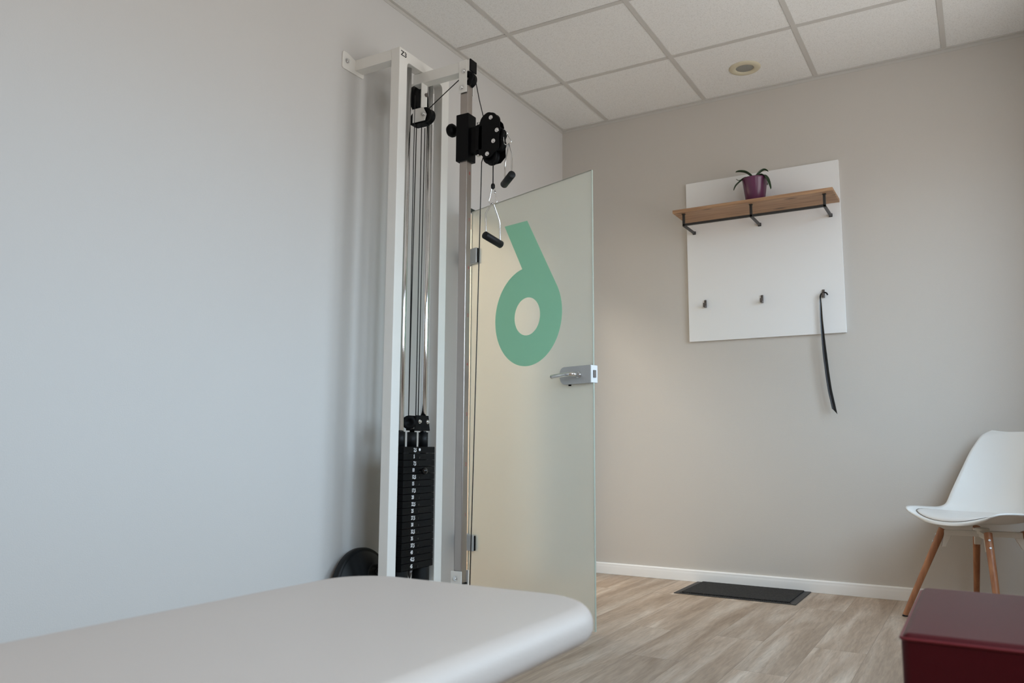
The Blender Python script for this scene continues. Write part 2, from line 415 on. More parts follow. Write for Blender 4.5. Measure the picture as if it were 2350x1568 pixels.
# hinges
for (z0, z1) in ((1.642, 1.722), (.245, .322)):
    hg = MB().box(-.075, .056, .004, .020, z0, z1, LM).box(-.075, .056, -.020, -.004, z0, z1, LM).box(-.078, -.02, -.020, .020, z0, z1, LM).build('hinge', M['alu'], door, bevel=.006)
    sub(MB().box(.0562, .0585, .002, .012, z0+.004, z1-.004, LM).build('hinge_gasket', M['rubber']), hg)
# lock case with lever
z0, z1 = 1.002, 1.078
lk = MB()
def case_outline(off):
    pts = []
    for k in range(9):
        t = PI/2+PI/2*k/8; pts.append((.676+.026*math.cos(t), z1-.026+.026*math.sin(t)))
    for k in range(9):
        t = PI+PI/2*k/8; pts.append((.684+.034*math.cos(t), z0+.034+.034*math.sin(t)))
    pts += [(Ld+.001, z0), (Ld+.001, z1)]
    return [LP(u, z, off) for (u, z) in pts]
lk.prism(case_outline(.004), nv*.016); lk.prism(case_outline(-.020), nv*.016)
case = lk.build('lock_case', M['alu'], door, bevel=.002)
sub(MB().box(Ld+.0015, Ld+.004, -.0195, .0195, z0+.002, z1-.002, LM).build('latch_plate', M['alu_light'], None, bevel=.0012), case)
sub(MB().box(Ld+.0035, Ld+.0085, -.007, .007, z0+.023, z1-.022, LM).build('latch_bolt', M['hook'], None, bevel=.001), case)
sub(MB().cyl(LP(.705, z0+.002, .012), LP(.705, z0-.006, .012), .006).build('key_cylinder', M['black']), case)
for side, s in ((1, 'lever'), (-1, 'lever')):
    pts = [LP(.765, 1.040, side*.019), LP(.765, 1.040, side*.045), LP(.762, 1.0405, side*.056), LP(.752, 1.041, side*.062), LP(.735, 1.0405, side*.063), LP(.70, 1.039, side*.0625), LP(.66, 1.037, side*.061), LP(.643, 1.036, side*.060)]
    lv = MB().tube(pts, .0092, 16).cyl(LP(.765, 1.040, side*.019), LP(.765, 1.040, side*.026), .014).build('lever_handle', M['chrome'], door)

# ------------------------------------------------------------------ ceiling speaker
sp_ = thing('ceiling_speaker', 'round cream ceiling speaker with grey centre set in a ceiling tile', 'speaker', (1.254, -.295, H))
Mx = Matrix.Translation((1.254, -.295, H))
MB().lathe([(.047, .0), (.047, -.004), (.052, -.008), (.070, -.009), (.080, -.006), (.0835, -.001), (.0835, .0)], Mx, 48).build('trim_ring', M['cream'], sp_)
MB().lathe([(0, -.0045), (.03, -.004), (.047, -.001)], Mx, 40).build('grille', M['grille'], sp_)

# ------------------------------------------------------------------ cable machine
CYM = -1.8225
mc = thing('cable_machine', 'white wall-mounted cable pulley machine with black weight stack and steel column', 'exercise machine', (.25, CYM, 0))
fx0, fx1 = .205, .250
# outer frame (posts + beams), one welded piece with rounded inner corners
Y0, Y1, Y2, Y3, ZTOP = -2.003, -1.950, -1.695, -1.643, 2.393
f = MB()
rc = .018
out_ = [(Y0, 0), (Y0, ZTOP), (Y3, ZTOP), (Y3, 0)]
inn = []
for (cyy, czz, a_, b_) in ((Y2-rc, .05+rc, -PI/2, 0), (Y2-rc, ZTOP-.048-rc, 0, PI/2), (Y1+rc, ZTOP-.048-rc, PI/2, PI), (Y1+rc, .05+rc, PI, 1.5*PI)):
    for k in range(6):
        t = a_+(b_-a_)*k/5; inn.append((cyy+rc*math.cos(t), czz+rc*math.sin(t)))
bmf = bmesh.new(); O = [bmf.verts.new((fx1, *p)) for p in out_]; I = [bmf.verts.new((fx1, *p)) for p in inn]
ed = [bmf.edges.new((O[i], O[(i+1) % 4])) for i in range(4)]+[bmf.edges.new((I[i], I[(i+1) % len(I)])) for i in range(len(I))]
bmesh.ops.triangle_fill(bmf, use_beauty=True, use_dissolve=True, edges=ed)
ext = bmesh.ops.extrude_face_region(bmf, geom=bmf.faces[:])
bmesh.ops.translate(bmf, verts=[v for v in ext['geom'] if isinstance(v, bmesh.types.BMVert)], vec=(fx0-fx1, 0, 0))
f.bm.free(); f.bm = bmf
MF = f.build('upright_frame', M['mwhite'], mc, bevel=.0025)
# foot plate under the frame
MB().box(.10, .36, -2.03, -1.62, 0, .012).build('floor_plate', M['mwhite'], mc, bevel=.002)
# wall stays
st = MB().box(.006, fx0, -2.000, -1.951, 2.345, ZTOP)
st.prism([(0, -2.079, 2.333), (0, -2.079, 2.398), (0, -2.073, 2.405), (0, -2.05, 2.405), (0, -1.945, 2.375), (0, -1.942, 2.335), (0, -1.95, 2.328), (0, -2.072, 2.328)][::-1], (.006, 0, 0))
stay = st.build('wall_stay', M['mwhite'], mc, bevel=.0018)
sub(MB().cyl((.006, -2.052, 2.367), (.009, -2.052, 2.367), .0115).cyl((.009, -2.052, 2.367), (.016, -2.052, 2.367), .0075, n=6).build('anchor_bolt', M['chrome']), stay)
st = MB().box(.006, fx0, -1.694, -1.645, 2.345, ZTOP).box(0, .006, -1.70, -1.56, 2.328, 2.405)
stay = st.build('wall_stay', M['mwhite'], mc, bevel=.0018)
text_mesh('lettering', 'Z3', (fx1, -1.976, 2.3685), (0, 1, 0), (0, 0, 1), .030, M['black_ink'], mc, sx=1.15, bold=.025)
# top arm from the frame to the column
MB().box(.200, .494, -1.8455, -1.7995, 2.296, 2.344).build('top_arm', M['mwhite'], mc, bevel=.0025)
MB().box(.494, .500, -1.847, -1.798, 2.294, 2.346).build('arm_end_cap', M['black'], mc, bevel=.002)
for s, yy in ((0, -1.8495), (1, -1.8)):
    b = MB().box(.444, .483, yy, yy+.004, 2.203, 2.344).build('column_bracket', M['mwhite'], mc, bevel=.001)
    for zz in (2.296, 2.226):
        xx = .468 if zz > 2.25 else .459
        sub(MB().cyl((xx, yy-.003 if s == 0 else yy+.004, zz), (xx, yy if s == 0 else yy+.008, zz), .0095).cyl((xx, yy-.0075 if s == 0 else yy+.008, zz), (xx, yy if s == 0 else yy+.012, zz), .0058, n=16).build('bolt', M['chrome']), b)
# column
cl = MB().box(.447, .484, -1.8415, -1.8035, .215, 2.27)
column = cl.build('column', M['steel'], mc, bevel=.004)
sub(MB().box(.446, .485, -1.8425, -1.8025, .209, .217).build('foot_cap', M['black'], None, bevel=.001), column)
for i, zz in enumerate((.474, .669, .866, 1.065, 1.264, 1.461, 1.660, 1.858)):
    text_mesh('scale_number', str(i+1), (.484, -1.8195, zz), (0, 1, 0), (0, 0, 1), .019, M['red_ink'], mc, sx=.8, bold=.01)
# locating holes are on the hidden rear face; lower bracket and arm
lb = MB().box(.440, .489, -1.8495, -1.8455, .14, .262).box(.440, .489, -1.800, -1.796, .14, .262).build('lower_bracket', M['mwhite'], mc, bevel=.001)
sub(MB().cyl((.462, -1.8525, .235), (.462, -1.8495, .235), .009).cyl((.462, -1.857, .235), (.462, -1.85, .235), .0055, n=16).build('bolt', M['chrome']), lb)
MB().box(.250, .489, -1.8455, -1.7995, .14, .188).build('lower_arm', M['mwhite'], mc, bevel=.0025)
MB().box(fx0+.002, fx1-.002, Y1, Y2, .14, .188).build('cross_beam', M['mwhite'], mc, bevel=.002)
# guide rods and stack
RX = .218
for yy in (-1.900, -1.745):
    rod = MB().cyl((RX, yy, .188), (RX, yy, 2.346), .0135, n=28).build('guide_rod', M['chrome'], mc)
MB().cyl((RX, CYM, .25), (RX, CYM, .82), .010).build('selector_rod', M['chrome'], mc)
for yy in (-1.900, CYM, -1.745):
    MB().cyl((RX, yy, .736), (RX, yy, .797), .020, n=28).build('rubber_sleeve', M['rubber'], mc)
zt = .737; pitch_ = .0270
for i in range(18):
    z1 = zt-i*pitch_; z0 = z1-pitch_+.0014
    p = MB().box(.172, .2575, -1.925, -1.7155, z0, z1).build('weight_plate', M['iron'], mc, bevel=.0016)
    zc = (z0+z1)/2
    if i > 0: sub(MB().cyl((.2570, -1.8195, zc-.004), (.2580, -1.8195, zc-.004), .0042, n=16).build('pin_hole', M['gloss']), p)
    else: sub(MB().cyl((.2570, -1.8215, zc+.001), (.2590, -1.8215, zc+.001), .0058, n=20).cyl((.2588, -1.8215, zc+.001), (.2596, -1.8215, zc+.001), .003, n=12).build('screw', M['white_ink']), p)
    v = 2.5*(i+1); s = str(int(v)) if v == int(v) else ('%.1f' % v).replace('.', ',')
    ip, fp = (s.split(',')+[''])[:2]
    text_mesh('number', ip, (.2576, -1.8535, zc), (0, 1, 0), (0, 0, 1), .0200, M['white_ink'], p, sx=.76, bold=.034, align='RIGHT')
    if fp: text_mesh('number', ','+fp, (.2576, -1.8535, zc-.0012), (0, 1, 0), (0, 0, 1), .0200, M['white_ink'], p, sx=.76, bold=.034, align='LEFT')
pz = zt-3.5*pitch_
pin = MB().cyl((.2575, -1.815, pz), (.270, -1.816, pz-.001), .004)
sel = pin.build('selector_pin', M['gloss'], mc)
sub(MB().lathe([(0, -.0145), (.006, -.013), (.0115, -.0085), (.0143, 0), (.0115, .0085), (.006, .013), (0, .0145)], Matrix.Translation((.279, -1.815, pz-.003)), 28).build('ball_knob', M['gloss']), sel)
for yy in (-1.884, -1.742):
    MB().cyl((.215, yy, .188), (.215, yy, .2505), .036, n=32).build('rubber_buffer', M['rubber'], mc, bevel=.003)
MB().cyl((RX+.01, -1.8325, .252), (RX+.01, -1.8325, .206), .0165, .0012, n=4, caps=True).build('centring_point', M['hook'], mc)
# pulley block on top of the stack
pb = MB().prism([(.238, -1.836, .807), (.238, -1.7315, .807), (.238, -1.742, .866), (.238, -1.824, .866)], (.004, 0, 0)).prism([(.196, -1.836, .807), (.196, -1.7315, .807), (.196, -1.742, .866), (.196, -1.824, .866)], (.004, 0, 0)).box(.196, .242, -1.836, -1.7315, .803, .809)
blk = pb.build('pulley_block', M['black'], mc, bevel=.001)
for yy in (-1.807, -1.752):
    sub(MB().cyl((.242, yy, .840), (.2455, yy, .840), .0085).cyl((.2455, yy, .840), (.252, yy, .840), .005, n=16).build('bolt', M['chrome']), blk)
def pulley(name, c, ax, R_, wd, parent, m=None):
    ax = Vector(ax).normalized(); q = ax.to_track_quat('Z', 'Y').to_matrix().to_4x4(); Mx = Matrix.Translation(c) @ q
    h = wd/2
    return MB().lathe([(0, -h*.7), (R_*.35, -h*.7), (R_*.38, -h), (R_*.93, -h), (R_, -h*.8), (R_*.98, -h*.55), (R_*.86, 0), (R_*.98, h*.55), (R_, h*.8), (R_*.93, h), (R_*.38, h), (R_*.35, h*.7), (0, h*.7)], Mx, 40).build(name, m or M['black'], parent)
pulley('pulley', (.219, -1.846, .836), (.55, -.83, 0), .028, .020, mc)
pulley('pulley', (.219, -1.779, .838), (1, 0, 0), .026, .018, mc)
# head pulleys under the arm
pulley('pulley', (.183, -1.772, 2.258), (1, .06, 0), .066, .030, mc)
hs = MB().box(.246, .251, -1.848, -1.808, 2.185, 2.297).build('hanger_strap', M['mwhite'], mc, bevel=.001)
sub(MB().cyl((.251, -1.8195, 2.250), (.258, -1.8195, 2.250), .0085, n=6).build('bolt', M['hook']), hs)
br_ = MB().prism([(.207, -1.851, 2.182), (.262, -1.851, 2.182), (.279, -1.851, 2.148), (.271, -1.851, 2.122), (.207, -1.851, 2.122)], (0, .003, 0)).build('pulley_bracket', M['mwhite'], mc)
MB().prism([(.207, -1.797, 2.182), (.262, -1.797, 2.182), (.279, -1.797, 2.148), (.271, -1.797, 2.122), (.207, -1.797, 2.122)], (0, .003, 0)).build('pulley_bracket', M['mwhite'], mc)
sub(MB().cyl((.266, -1.855, 2.150), (.266, -1.850, 2.150), .0095).cyl((.266, -1.860, 2.150), (.266, -1.854, 2.150), .0055, n=14).build('bolt', M['chrome']), br_)
pulley('pulley', (.262, -1.823, 2.152), (0, 1, 0), .034, .040, mc)
pulley('pulley', (.215, -1.823, 2.146), (0, 1, 0), .030, .040, mc)
MB().prism([(.180, -1.846, 2.133), (.185, -1.846, 2.122), (.200, -1.846, 2.116), (.262, -1.846, 2.116), (.262, -1.846, 2.126), (.200, -1.846, 2.140)], (0, .046, 0)).build('pulley_guard', M['black'], mc, bevel=.002)
pulley('pulley', (.475, CYM, 2.266), (0, 1, 0), .033, .038, mc)
# cables
cb = .0021
for (ya, yb) in ((-1.842, -1.851), (-1.806, -1.802), (-1.782, -1.786), (-1.748, -1.744)):
    MB().tube([(.222, ya, 2.12), (.221, (ya+yb)/2, 1.5), (.22, yb, .86)], cb, 8).build('cable', M['cable'], mc)
MB().tube([(.218, -1.850, 2.245), (.216, -1.850, 2.0), (.22, -1.851, .86)], cb*.9, 8).build('cable', M['cable'], mc)
MB().tube([(.272, CYM, 2.184), (.36, CYM, 2.238), (.458, CYM, 2.296), (.474, CYM, 2.2985), (.492, CYM, 2.294), (.506, CYM, 2.280), (.5085, CYM, 2.262), (.530, CYM, 2.165), (.556, CYM, 2.068)], cb, 8).build('cable', M['cable'], mc)
MB().tube([(.556, CYM, 1.925), (.5445, CYM, 1.895), (.540, CYM, 1.66), (.536, CYM, 1.445), (.523, CYM, .78), (.516, CYM, .446), (.510, CYM, .16)], cb, 8).build('cable', M['cable'], mc)
pulley('pulley', (.482, CYM, .15), (0, 1, 0), .030, .030, mc)

# sliding carriage with swivel pulley head
MB().box(.4355, .4955, -1.853, -1.792, 1.907, 2.108).build('carriage_sleeve', M['black'], mc, bevel=.003)
kb = MB().cyl((.436, CYM, 2.060), (.418, CYM, 2.060), .010, n=20).build('pop_pin', M['black'], mc)
sub(MB().lathe([(0, -.021), (.012, -.020), (.022, -.015), (.0285, -.004), (.0285, .006), (.022, .015), (.010, .019), (0, .019)], Matrix.Translation((.394, CYM, 2.060)) @ Matrix.Rotation(PI/2, 4, 'Y'), 36).build('knob', M['black']), kb)
MB().box(.4955, .528, -1.838, -1.807, 1.935, 2.048).build('hinge_block', M['black'], mc, bevel=.003)
hb = MB().cyl((.530, CYM, 1.932), (.530, CYM, 2.052), .0135, n=24).build('swivel_barrel', M['black'], mc)
sub(MB().cyl((.530, CYM, 2.052), (.530, CYM, 2.066), .009, n=20).build('bolt', M['chrome']), hb)
sub(MB().cyl((.530, CYM, 1.922), (.530, CYM, 1.932), .0085, n=20).build('bolt', M['chrome']), hb)
def smooth_poly(pts, k=6):
    out = []; n = len(pts)
    for i in range(n):
        p0, p1, p2, p3 = (Vector(pts[(i+j-1) % n]) for j in range(4))
        for a in range(k):
            t = a/k
            out.append(.5*((2*p1)+(p2-p0)*t+(2*p0-5*p1+4*p2-p3)*t*t+(3*p1-p0-3*p2+p3)*t**3))
    return out
up_ = [(.548, 2.052), (.562, 2.078), (.588, 2.091), (.612, 2.082), (.627, 2.070), (.6435, 2.050), (.6435, 2.022), (.648, 2.012), (.640, 1.985), (.640, 1.932), (.618, 1.915), (.600, 1.899), (.575, 1.900), (.556, 1.915), (.545, 1.926), (.543, 1.99)]
pl = smooth_poly([(a, 0, b) for a, b in up_], 3)
sw = MB().prism([(p.x, -1.847, p.z) for p in pl], (0, .004, 0)).box(.528, .56, -1.847, -1.8, 1.94, 2.04)
swp = sw.build('swivel_plate', M['black'], mc, bevel=.0008)
lo_ = [(.562, 2.07), (.60, 2.085), (.632, 2.05), (.645, 2.0), (.645, 1.905), (.622, 1.884), (.585, 1.882), (.560, 1.90), (.548, 1.93)]
MB().prism([(a, -1.802, b) for a, b in lo_], (0, .004, 0)).build('swivel_plate', M['black'], mc, bevel=.0008)
for (a, b) in ((.603, 2.065), (.632, 2.006), (.616, 1.963), (.587, 1.914)):
    sub(MB().cyl((a, -1.850, b), (a, -1.847, b), .009, n=22).cyl((a, -1.8535, b), (a, -1.8495, b), .005, n=16).build('bolt', M['chrome']), swp)
pulley('pulley', (.593, CYM, 2.060), (0, 1, 0), .033, .030, mc)
pulley('pulley', (.630, CYM, 1.994), (0, 1, 0), .028, .030, mc)
pulley('pulley', (.628, CYM, 1.952), (0, 1, 0), .028, .030, mc)
pulley('pulley', (.592, CYM, 1.908), (0, 1, 0), .033, .030, mc)
# the two pull cables leaving the head
MB().tube([(.600, CYM, 1.90), (.6, CYM, 1.788)], .0024, 8).build('pull_cable', M['cable'], mc)
stp = MB().lathe([(0, 0), (.006, .0), (.0085, .006), (.0085, .016), (.006, .022), (0, .023)], Matrix.Translation((.6, CYM, 1.772)), 20).build('cable_stop', M['rubber'], mc)
MB().tube([(.636, CYM, 2.018), (.643, CYM, 2.012), (.650, CYM, 2.004)], .0055, 10).build('cable_stop', M['rubber'], mc)

def bez(pts, k=8):
    out = []
    P = [Vector(p) for p in pts]; n = len(P)
    for i in range(n-1):
        p0, p1, p2, p3 = P[max(i-1, 0)], P[i], P[i+1], P[min(i+2, n-1)]
        for a in range(k):
            t = a/k
            out.append(.5*((2*p1)+(p2-p0)*t+(2*p0-5*p1+4*p2-p3)*t*t+(3*p1-p0-3*p2+p3)*t**3))
    out.append(P[-1]); return out
def carabiner(top, dirv, side, L_, parent, r=.0024):
    """pear-shaped snap hook from top along dirv, opening in the side direction"""
    D = Vector(dirv).normalized(); S = Vector(side).normalized(); T0 = Vector(top)
    sh = [(0, 0), (.10, .006), (.3, .0085), (.62, .0125), (.85, .0165), (.96, .011), (1, 0), (.96, -.011), (.85, -.0165), (.62, -.0125), (.3, -.0085), (.10, -.006)]
    pts = [T0+D*(a*L_)+S*b for a, b in sh]
    pts = smooth_poly([tuple(p) for p in pts], 4)
    c = MB().tube(pts, r, 10, closed=True).build('carabiner', M['chrome'], parent)
    p = T0+D*L_*.22+S*.008
    sub(MB().cyl(p, p+D*.012, r*1.7, n=12).build('gate_sleeve', M['chrome']), c)
    return c
def stirrup(label, top, cdir, cside, cl_, A_, gripv, hang, grp):
    """A_: apex of bail; gripv: half grip vector; hang: vector apex -> grip centre"""
    A_ = Vector(A_); g = Vector(gripv); h = Vector(hang); ctr = A_+h
    t = thing('stirrup_handle', label, 'handle', tuple(ctr), 'stirrup handles on the cable machine')
    carabiner(top, cdir, cside, cl_, t)
    gl = g*.86
    L1, R1 = ctr-gl, ctr+gl
    sL = A_+h*.40-gl; sR = A_+h*.40+gl
    pts = [L1, L1-h*.12, sL+h*.03, sL-h*.02+gl*.05, A_-gl*.14+h*.03, A_, A_+gl*.14+h*.03, sR-h*.02-gl*.05, sR+h*.03, R1-h*.12, R1]
    P = []
    for i in range(len(pts)-1):
        for k in range(3): P.append(pts[i].lerp(pts[i+1], k/3))
    P.append(pts[-1])
    MB().tube(P, .0031, 12).build('steel_bail', M['chrome'], t)
    gu = g.normalized()
    MB().lathe([(0, -g.length), (.0135, -g.length), (.0155, -g.length+.002), (.0155, g.length-.002), (.0135, g.length), (0, g.length)], Matrix.Translation(ctr) @ gu.to_track_quat('Z', 'Y').to_matrix().to_4x4(), 28).build('grip', M['rubber'], t)
    return t
stirrup('lower stirrup handle with black grip, hanging on the straight cable before the glass door', (.6, CYM, 1.778), (0, 0, -1), (1, .4, 0), .068,
        (.6, CYM, 1.713), (.008, .050, -.010), (.002, 0, -.152), None)
stirrup('upper stirrup handle with black grip, clipped beside the black pulley head', (.648, CYM, 2.014), (.35, 0, -1), (1, .25, .35), .070,
        (.674, CYM, 1.948), (-.040, .036, -.004), (-.004, 0, -.148), None)

# ------------------------------------------------------------------ black disc leaning behind the machine
RD = .165
dm = thing('weight_disc', 'round black rubber disc leaning on the left wall behind the machine', 'disc', (.03, -1.925, 0))
tilt = Matrix.Translation((.064, -1.925, RD+.002)) @ Matrix.Rotation(PI/2, 4, 'Y') @ Matrix.Rotation(math.radians(-6), 4, 'Y')
MB().lathe([(0, -.022), (RD*.9, -.022), (RD, -.014), (RD, .006), (RD*.965, .014), (RD*.93, .012), (RD*.90, .016), (RD*.6, .034), (RD*.3, .042), (0, .045)], tilt, 64).build('body', M['rubber'], dm)
tr2 = tilt @ Matrix.Translation((-.045, .04, .035))
MB().lathe([(.045, .0), (.047, .006), (.050, .006), (.052, -.002)], tr2, 48).build('raised_ring', M['rubber'], dm)
MB().lathe([(0, .0095), (.010, .0095), (.0125, .007), (.013, .0)], tr2 @ Matrix.Translation((-.018, .012, 0)), 24).build('valve_plug', M['gloss'], dm)

# ------------------------------------------------------------------ wardrobe panel on the back wall
wp = thing('coat_rack_panel', 'white wall-mounted coat rack panel with oak shelf and black rail', 'coat rack', (1.2434, -.001, 1.34))
px0, px1 = .8225, 1.6667
MB().box(px0, px1, -.020, -.001, 1.3416, 2.282).build('back_panel', M['panel'], wp, bevel=.0015)
MB().box(.8165, 1.6640, -.252, -.020, 2.0445, 2.0625).build('shelf_board', M['oak'], wp, bevel=.0012)
RY, RZ = -.212, 1.981; rt = .0063
MB().box(.866, 1.617, RY-rt, RY+rt, RZ-rt, RZ+rt).build('rail', M['rail'], wp, bevel=.001)
for xx in (.868, 1.2420, 1.6165):
    b = MB().box(xx-rt, xx+rt, RY-rt, RY+rt, RZ-rt, 2.044).box(xx-rt, xx+rt, RY-rt, -.020, RZ-rt-.003, RZ+rt-.003).box(xx-.009, xx+.009, RY-.009, RY+.009, 2.0405, 2.0445).build('shelf_bracket', M['rail'], wp, bevel=.001)
    sub(MB().box(xx-.009, xx+.009, -.028, -.020, RZ-.012, RZ+.007).build('wall_cap', M['rail'], None, bevel=.002), b)
for xx, zz in ((.9235, 1.555), (1.2415, 1.555), (1.5625, 1.556)):
    MB().box(xx-.006, xx+.006, -.0275, -.020, zz-.022, zz+.022).box(xx-.006, xx+.006, -.048, -.0275, zz-.022, zz-.012).box(xx-.006, xx+.006, -.052, -.045, zz-.022, zz+.002).build('hook', M['hook'], wp, bevel=.0008)

# shoehorn hanging on the right hook
hp = bez([(1.5850, -.040, 1.5440), (1.5795, -.040, 1.5550), (1.567, -.040, 1.5600), (1.5550, -.040, 1.555), (1.5485, -.040, 1.541), (1.548, -.040, 1.52), (1.5485, -.040, 1.49), (1.549, -.040, 1.42), (1.5515, -.040, 1.35), (1.5555, -.040, 1.27), (1.561, -.040, 1.19), (1.5675, -.040, 1.11), (1.5750, -.040, 1.04), (1.584, -.040, .985), (1.593, -.040, .930)], 6)
hm = MB(); rings = []; n = len(hp)
for i, p in enumerate(hp):
    t = i/(n-1)
    d = (hp[min(i+1, n-1)]-hp[max(i-1, 0)]).normalized(); s = d.cross(Vector((0, 1, 0))).normalized()
    wd = .0040 if t < .33 else .0040+.0065*min(1, (t-.33)/.35)
    dp = .0035
    cc = 5 if True else 4
    ring = []
    cut = 0
    for k in range(12):
        a = 2*PI*k/12
        if t < .30: o = s*math.cos(a)*wd+Vector((0, 1, 0))*math.sin(a)*dp
        else:
            q = math.cos(a); o = s*q*wd+Vector((0, 1, 0))*(math.sin(a)*.0014+.0045*(1-q*q)-.002)
        sl = 0
        if i >= n-3: sl = -.018*math.cos(a)*(1 if i == n-1 else .5 if i == n-2 else .2)
        ring.append(hm.bm.verts.new(p+o+d*sl*(-1)))
    rings.append(ring)
for a, b in zip(rings, rings[1:]):
    for k in range(12):
        q = hm.bm.faces.new((a[k], a[(k+1) % 12], b[(k+1) % 12], b[k])); q.smooth = True
hm.bm.faces.new(rings[0]); hm.bm.faces.new(rings[-1])
tag(hm.build('shoehorn', M['horn'], loc=(1.55, -.04, 1.55)), 'long curved black shoehorn hanging from the right hook of white panel', 'shoehorn')

# orchid in purple pot
PX, PY, PZ = 1.2490, -.132, 2.0628
orc = thing('potted_orchid', 'orchid without flowers in a purple pot on the oak shelf', 'potted plant', (PX, PY, PZ))
Mx = Matrix.Translation((PX, PY, PZ))
MB().lathe([(0, 0), (.046, 0), (.049, .003), (.0665, .138), (.0685, .144), (.0665, .146), (.064, .144), (.062, .120), (0, .118)], Mx, 56).build('pot', M['pot'], orc)
MB().lathe([(0, .124), (.03, .123), (.0615, .119)], Mx, 32).build('bark', M['soil'], orc)
def oleaf(pts, w, fold=.25):
    P = bez([Vector((PX, PY, PZ))+Vector(p) for p in pts], 5); n = len(P); b = MB(); V = []
    for i, p in enumerate(P):
        t = i/(n-1); d = (P[min(i+1, n-1)]-P[max(i-1, 0)]).normalized()
        s = d.cross(Vector((0, 0, 1)));
        s = s.normalized() if s.length > .05 else Vector((0, 1, 0))
        up = s.cross(d).normalized()
        ww = w*(math.sin(PI*min(1, .12+t*.88))**.55)*(1 if t < .97 else .55)
        V.append([b.bm.verts.new(p+s*ww*k+up*(abs(k)*ww*fold)) for k in (-1, -.5, 0, .5, 1)])
    for a, c in zip(V, V[1:]):
        for k in range(4):
            q = b.bm.faces.new((a[k], a[k+1], c[k+1], c[k])); q.smooth = True
    return b.build('leaf', M['leaf'], orc, solid=.002)
oleaf([(-.002, 0, .135), (-.018, -.005, .160), (-.045, -.012, .184), (-.075, -.02, .193), (-.098, -.025, .194)], .019, .35)
oleaf([(-.012, -.005, .138), (-.045, -.015, .150), (-.070, -.03, .135), (-.092, -.045, .108), (-.104, -.05, .083)], .017, .4)
oleaf([(.002, .0, .135), (.012, .0, .158), (.030, .005, .178), (.052, .008, .190), (.072, .01, .180)], .014, .6)
oleaf([(.012, -.01, .142), (.040, -.02, .152), (.062, -.03, .138), (.080, -.04, .100), (.093, -.045, .060)], .015, .6)
oleaf([(.01, .01, .140), (.025, .025, .150), (.045, .045, .140), (.055, .06, .120)], .010, .3)
MB().tube(bez([Vector((PX, PY, PZ))+Vector(p) for p in [(-.02, 0, .13), (-.05, -.03, .142), (-.078, -.045, .138), (-.088, -.048, .146)]]), .0018, 6).tube([Vector((PX, PY, PZ))+Vector(p) for p in [(-.035, -.01, .13), (-.036, -.01, .165)]], .001, 6).build('aerial_root', M['leaf'], orc)

# ------------------------------------------------------------------ door mat
mt = thing('doormat', 'black rectangular scraper doormat on the floor against the white baseboard', 'doormat', (1.135, -.215, 0))
MB().box(.835, 1.435, -.413, -.017, 0, .004).build('rubber_border', M['matborder'], mt, bevel=.0015)
fb = MB(); fx_, fy_ = 60, 40
MB().box(.868, 1.402, -.388, -.024, .004, .009).build('fibre_pile', M['fibre'], mt, bevel=.002)
lp = MB()
for i in range(56):
    xx = .862+i*.00985
    lp.box(xx, xx+.006, -.401, -.388, .004, .0062)
lp.build('ribbed_edge', M['rubber'], mt)

# ------------------------------------------------------------------ white shell chair
CC = Vector((2.222, -.366, 0)); fdir = Vector((-.60, -.80, 0)).normalized(); sdir = Vector((fdir.y, -fdir.x, 0)) * -1
# sdir: chair's own left/right axis
ch = thing('shell_chair', 'white plastic shell chair with slanted wooden legs, standing against the back wall', 'chair', tuple(CC))
prof = [(.232, .426), (.222, .441), (.185, .4465), (.12, .441), (.04, .432), (-.04, .428), (-.11, .436), (-.165, .464), (-.200, .515), (-.222, .58), (-.240, .65), (-.256, .72), (-.268, .775), (-.276, .812), (-.279, .828)]
PB = [Vector((0, a, b)) for a, b in prof]
def cat(P, t):
    n = len(P)-1; x = max(0, min(.99999, t))*n; i = int(x); t = x-i
    p0, p1, p2, p3 = P[max(i-1, 0)], P[i], P[i+1], P[min(i+2, n)]
    return .5*((2*p1)+(p2-p0)*t+(2*p0-5*p1+4*p2-p3)*t*t+(3*p1-p0-3*p2+p3)*t**3)
widths = [.165, .202, .226, .241, .245, .243, .240, .234, .224, .213, .202, .190, .174, .150, .108]
W_ = [Vector((w_, 0, 0)) for w_ in widths]
lifts = [.030, .034, .042, .048, .052, .053, .055, .050, .035, .018, .008, .003, .0, .004, .009]
L_ = [Vector((l_, 0, 0)) for l_ in lifts]
fwd = [-.030, -.012, 0, 0, 0, .01, .035, .075, .098, .098, .084, .064, .046, .034, .026]
Fw = [Vector((a, 0, 0)) for a in fwd]
def shell_pt(u, v, offn=0):
    c = cat(PB, v); w = cat(W_, v).x; l = cat(L_, v).x; fo = cat(Fw, v).x
    a = abs(u)
    X = w*u; Y = c.y+fo*a**2.2; Z = c.z+l*a**2.4
    Z += offn-.010
    return CC+sdir*X+fdir*Y+Vector((0, 0, Z))
MB().grid(lambda a, b: shell_pt(a*2-1, b), 36, 60).build('seat_shell', M['shell'], ch, solid=.007)
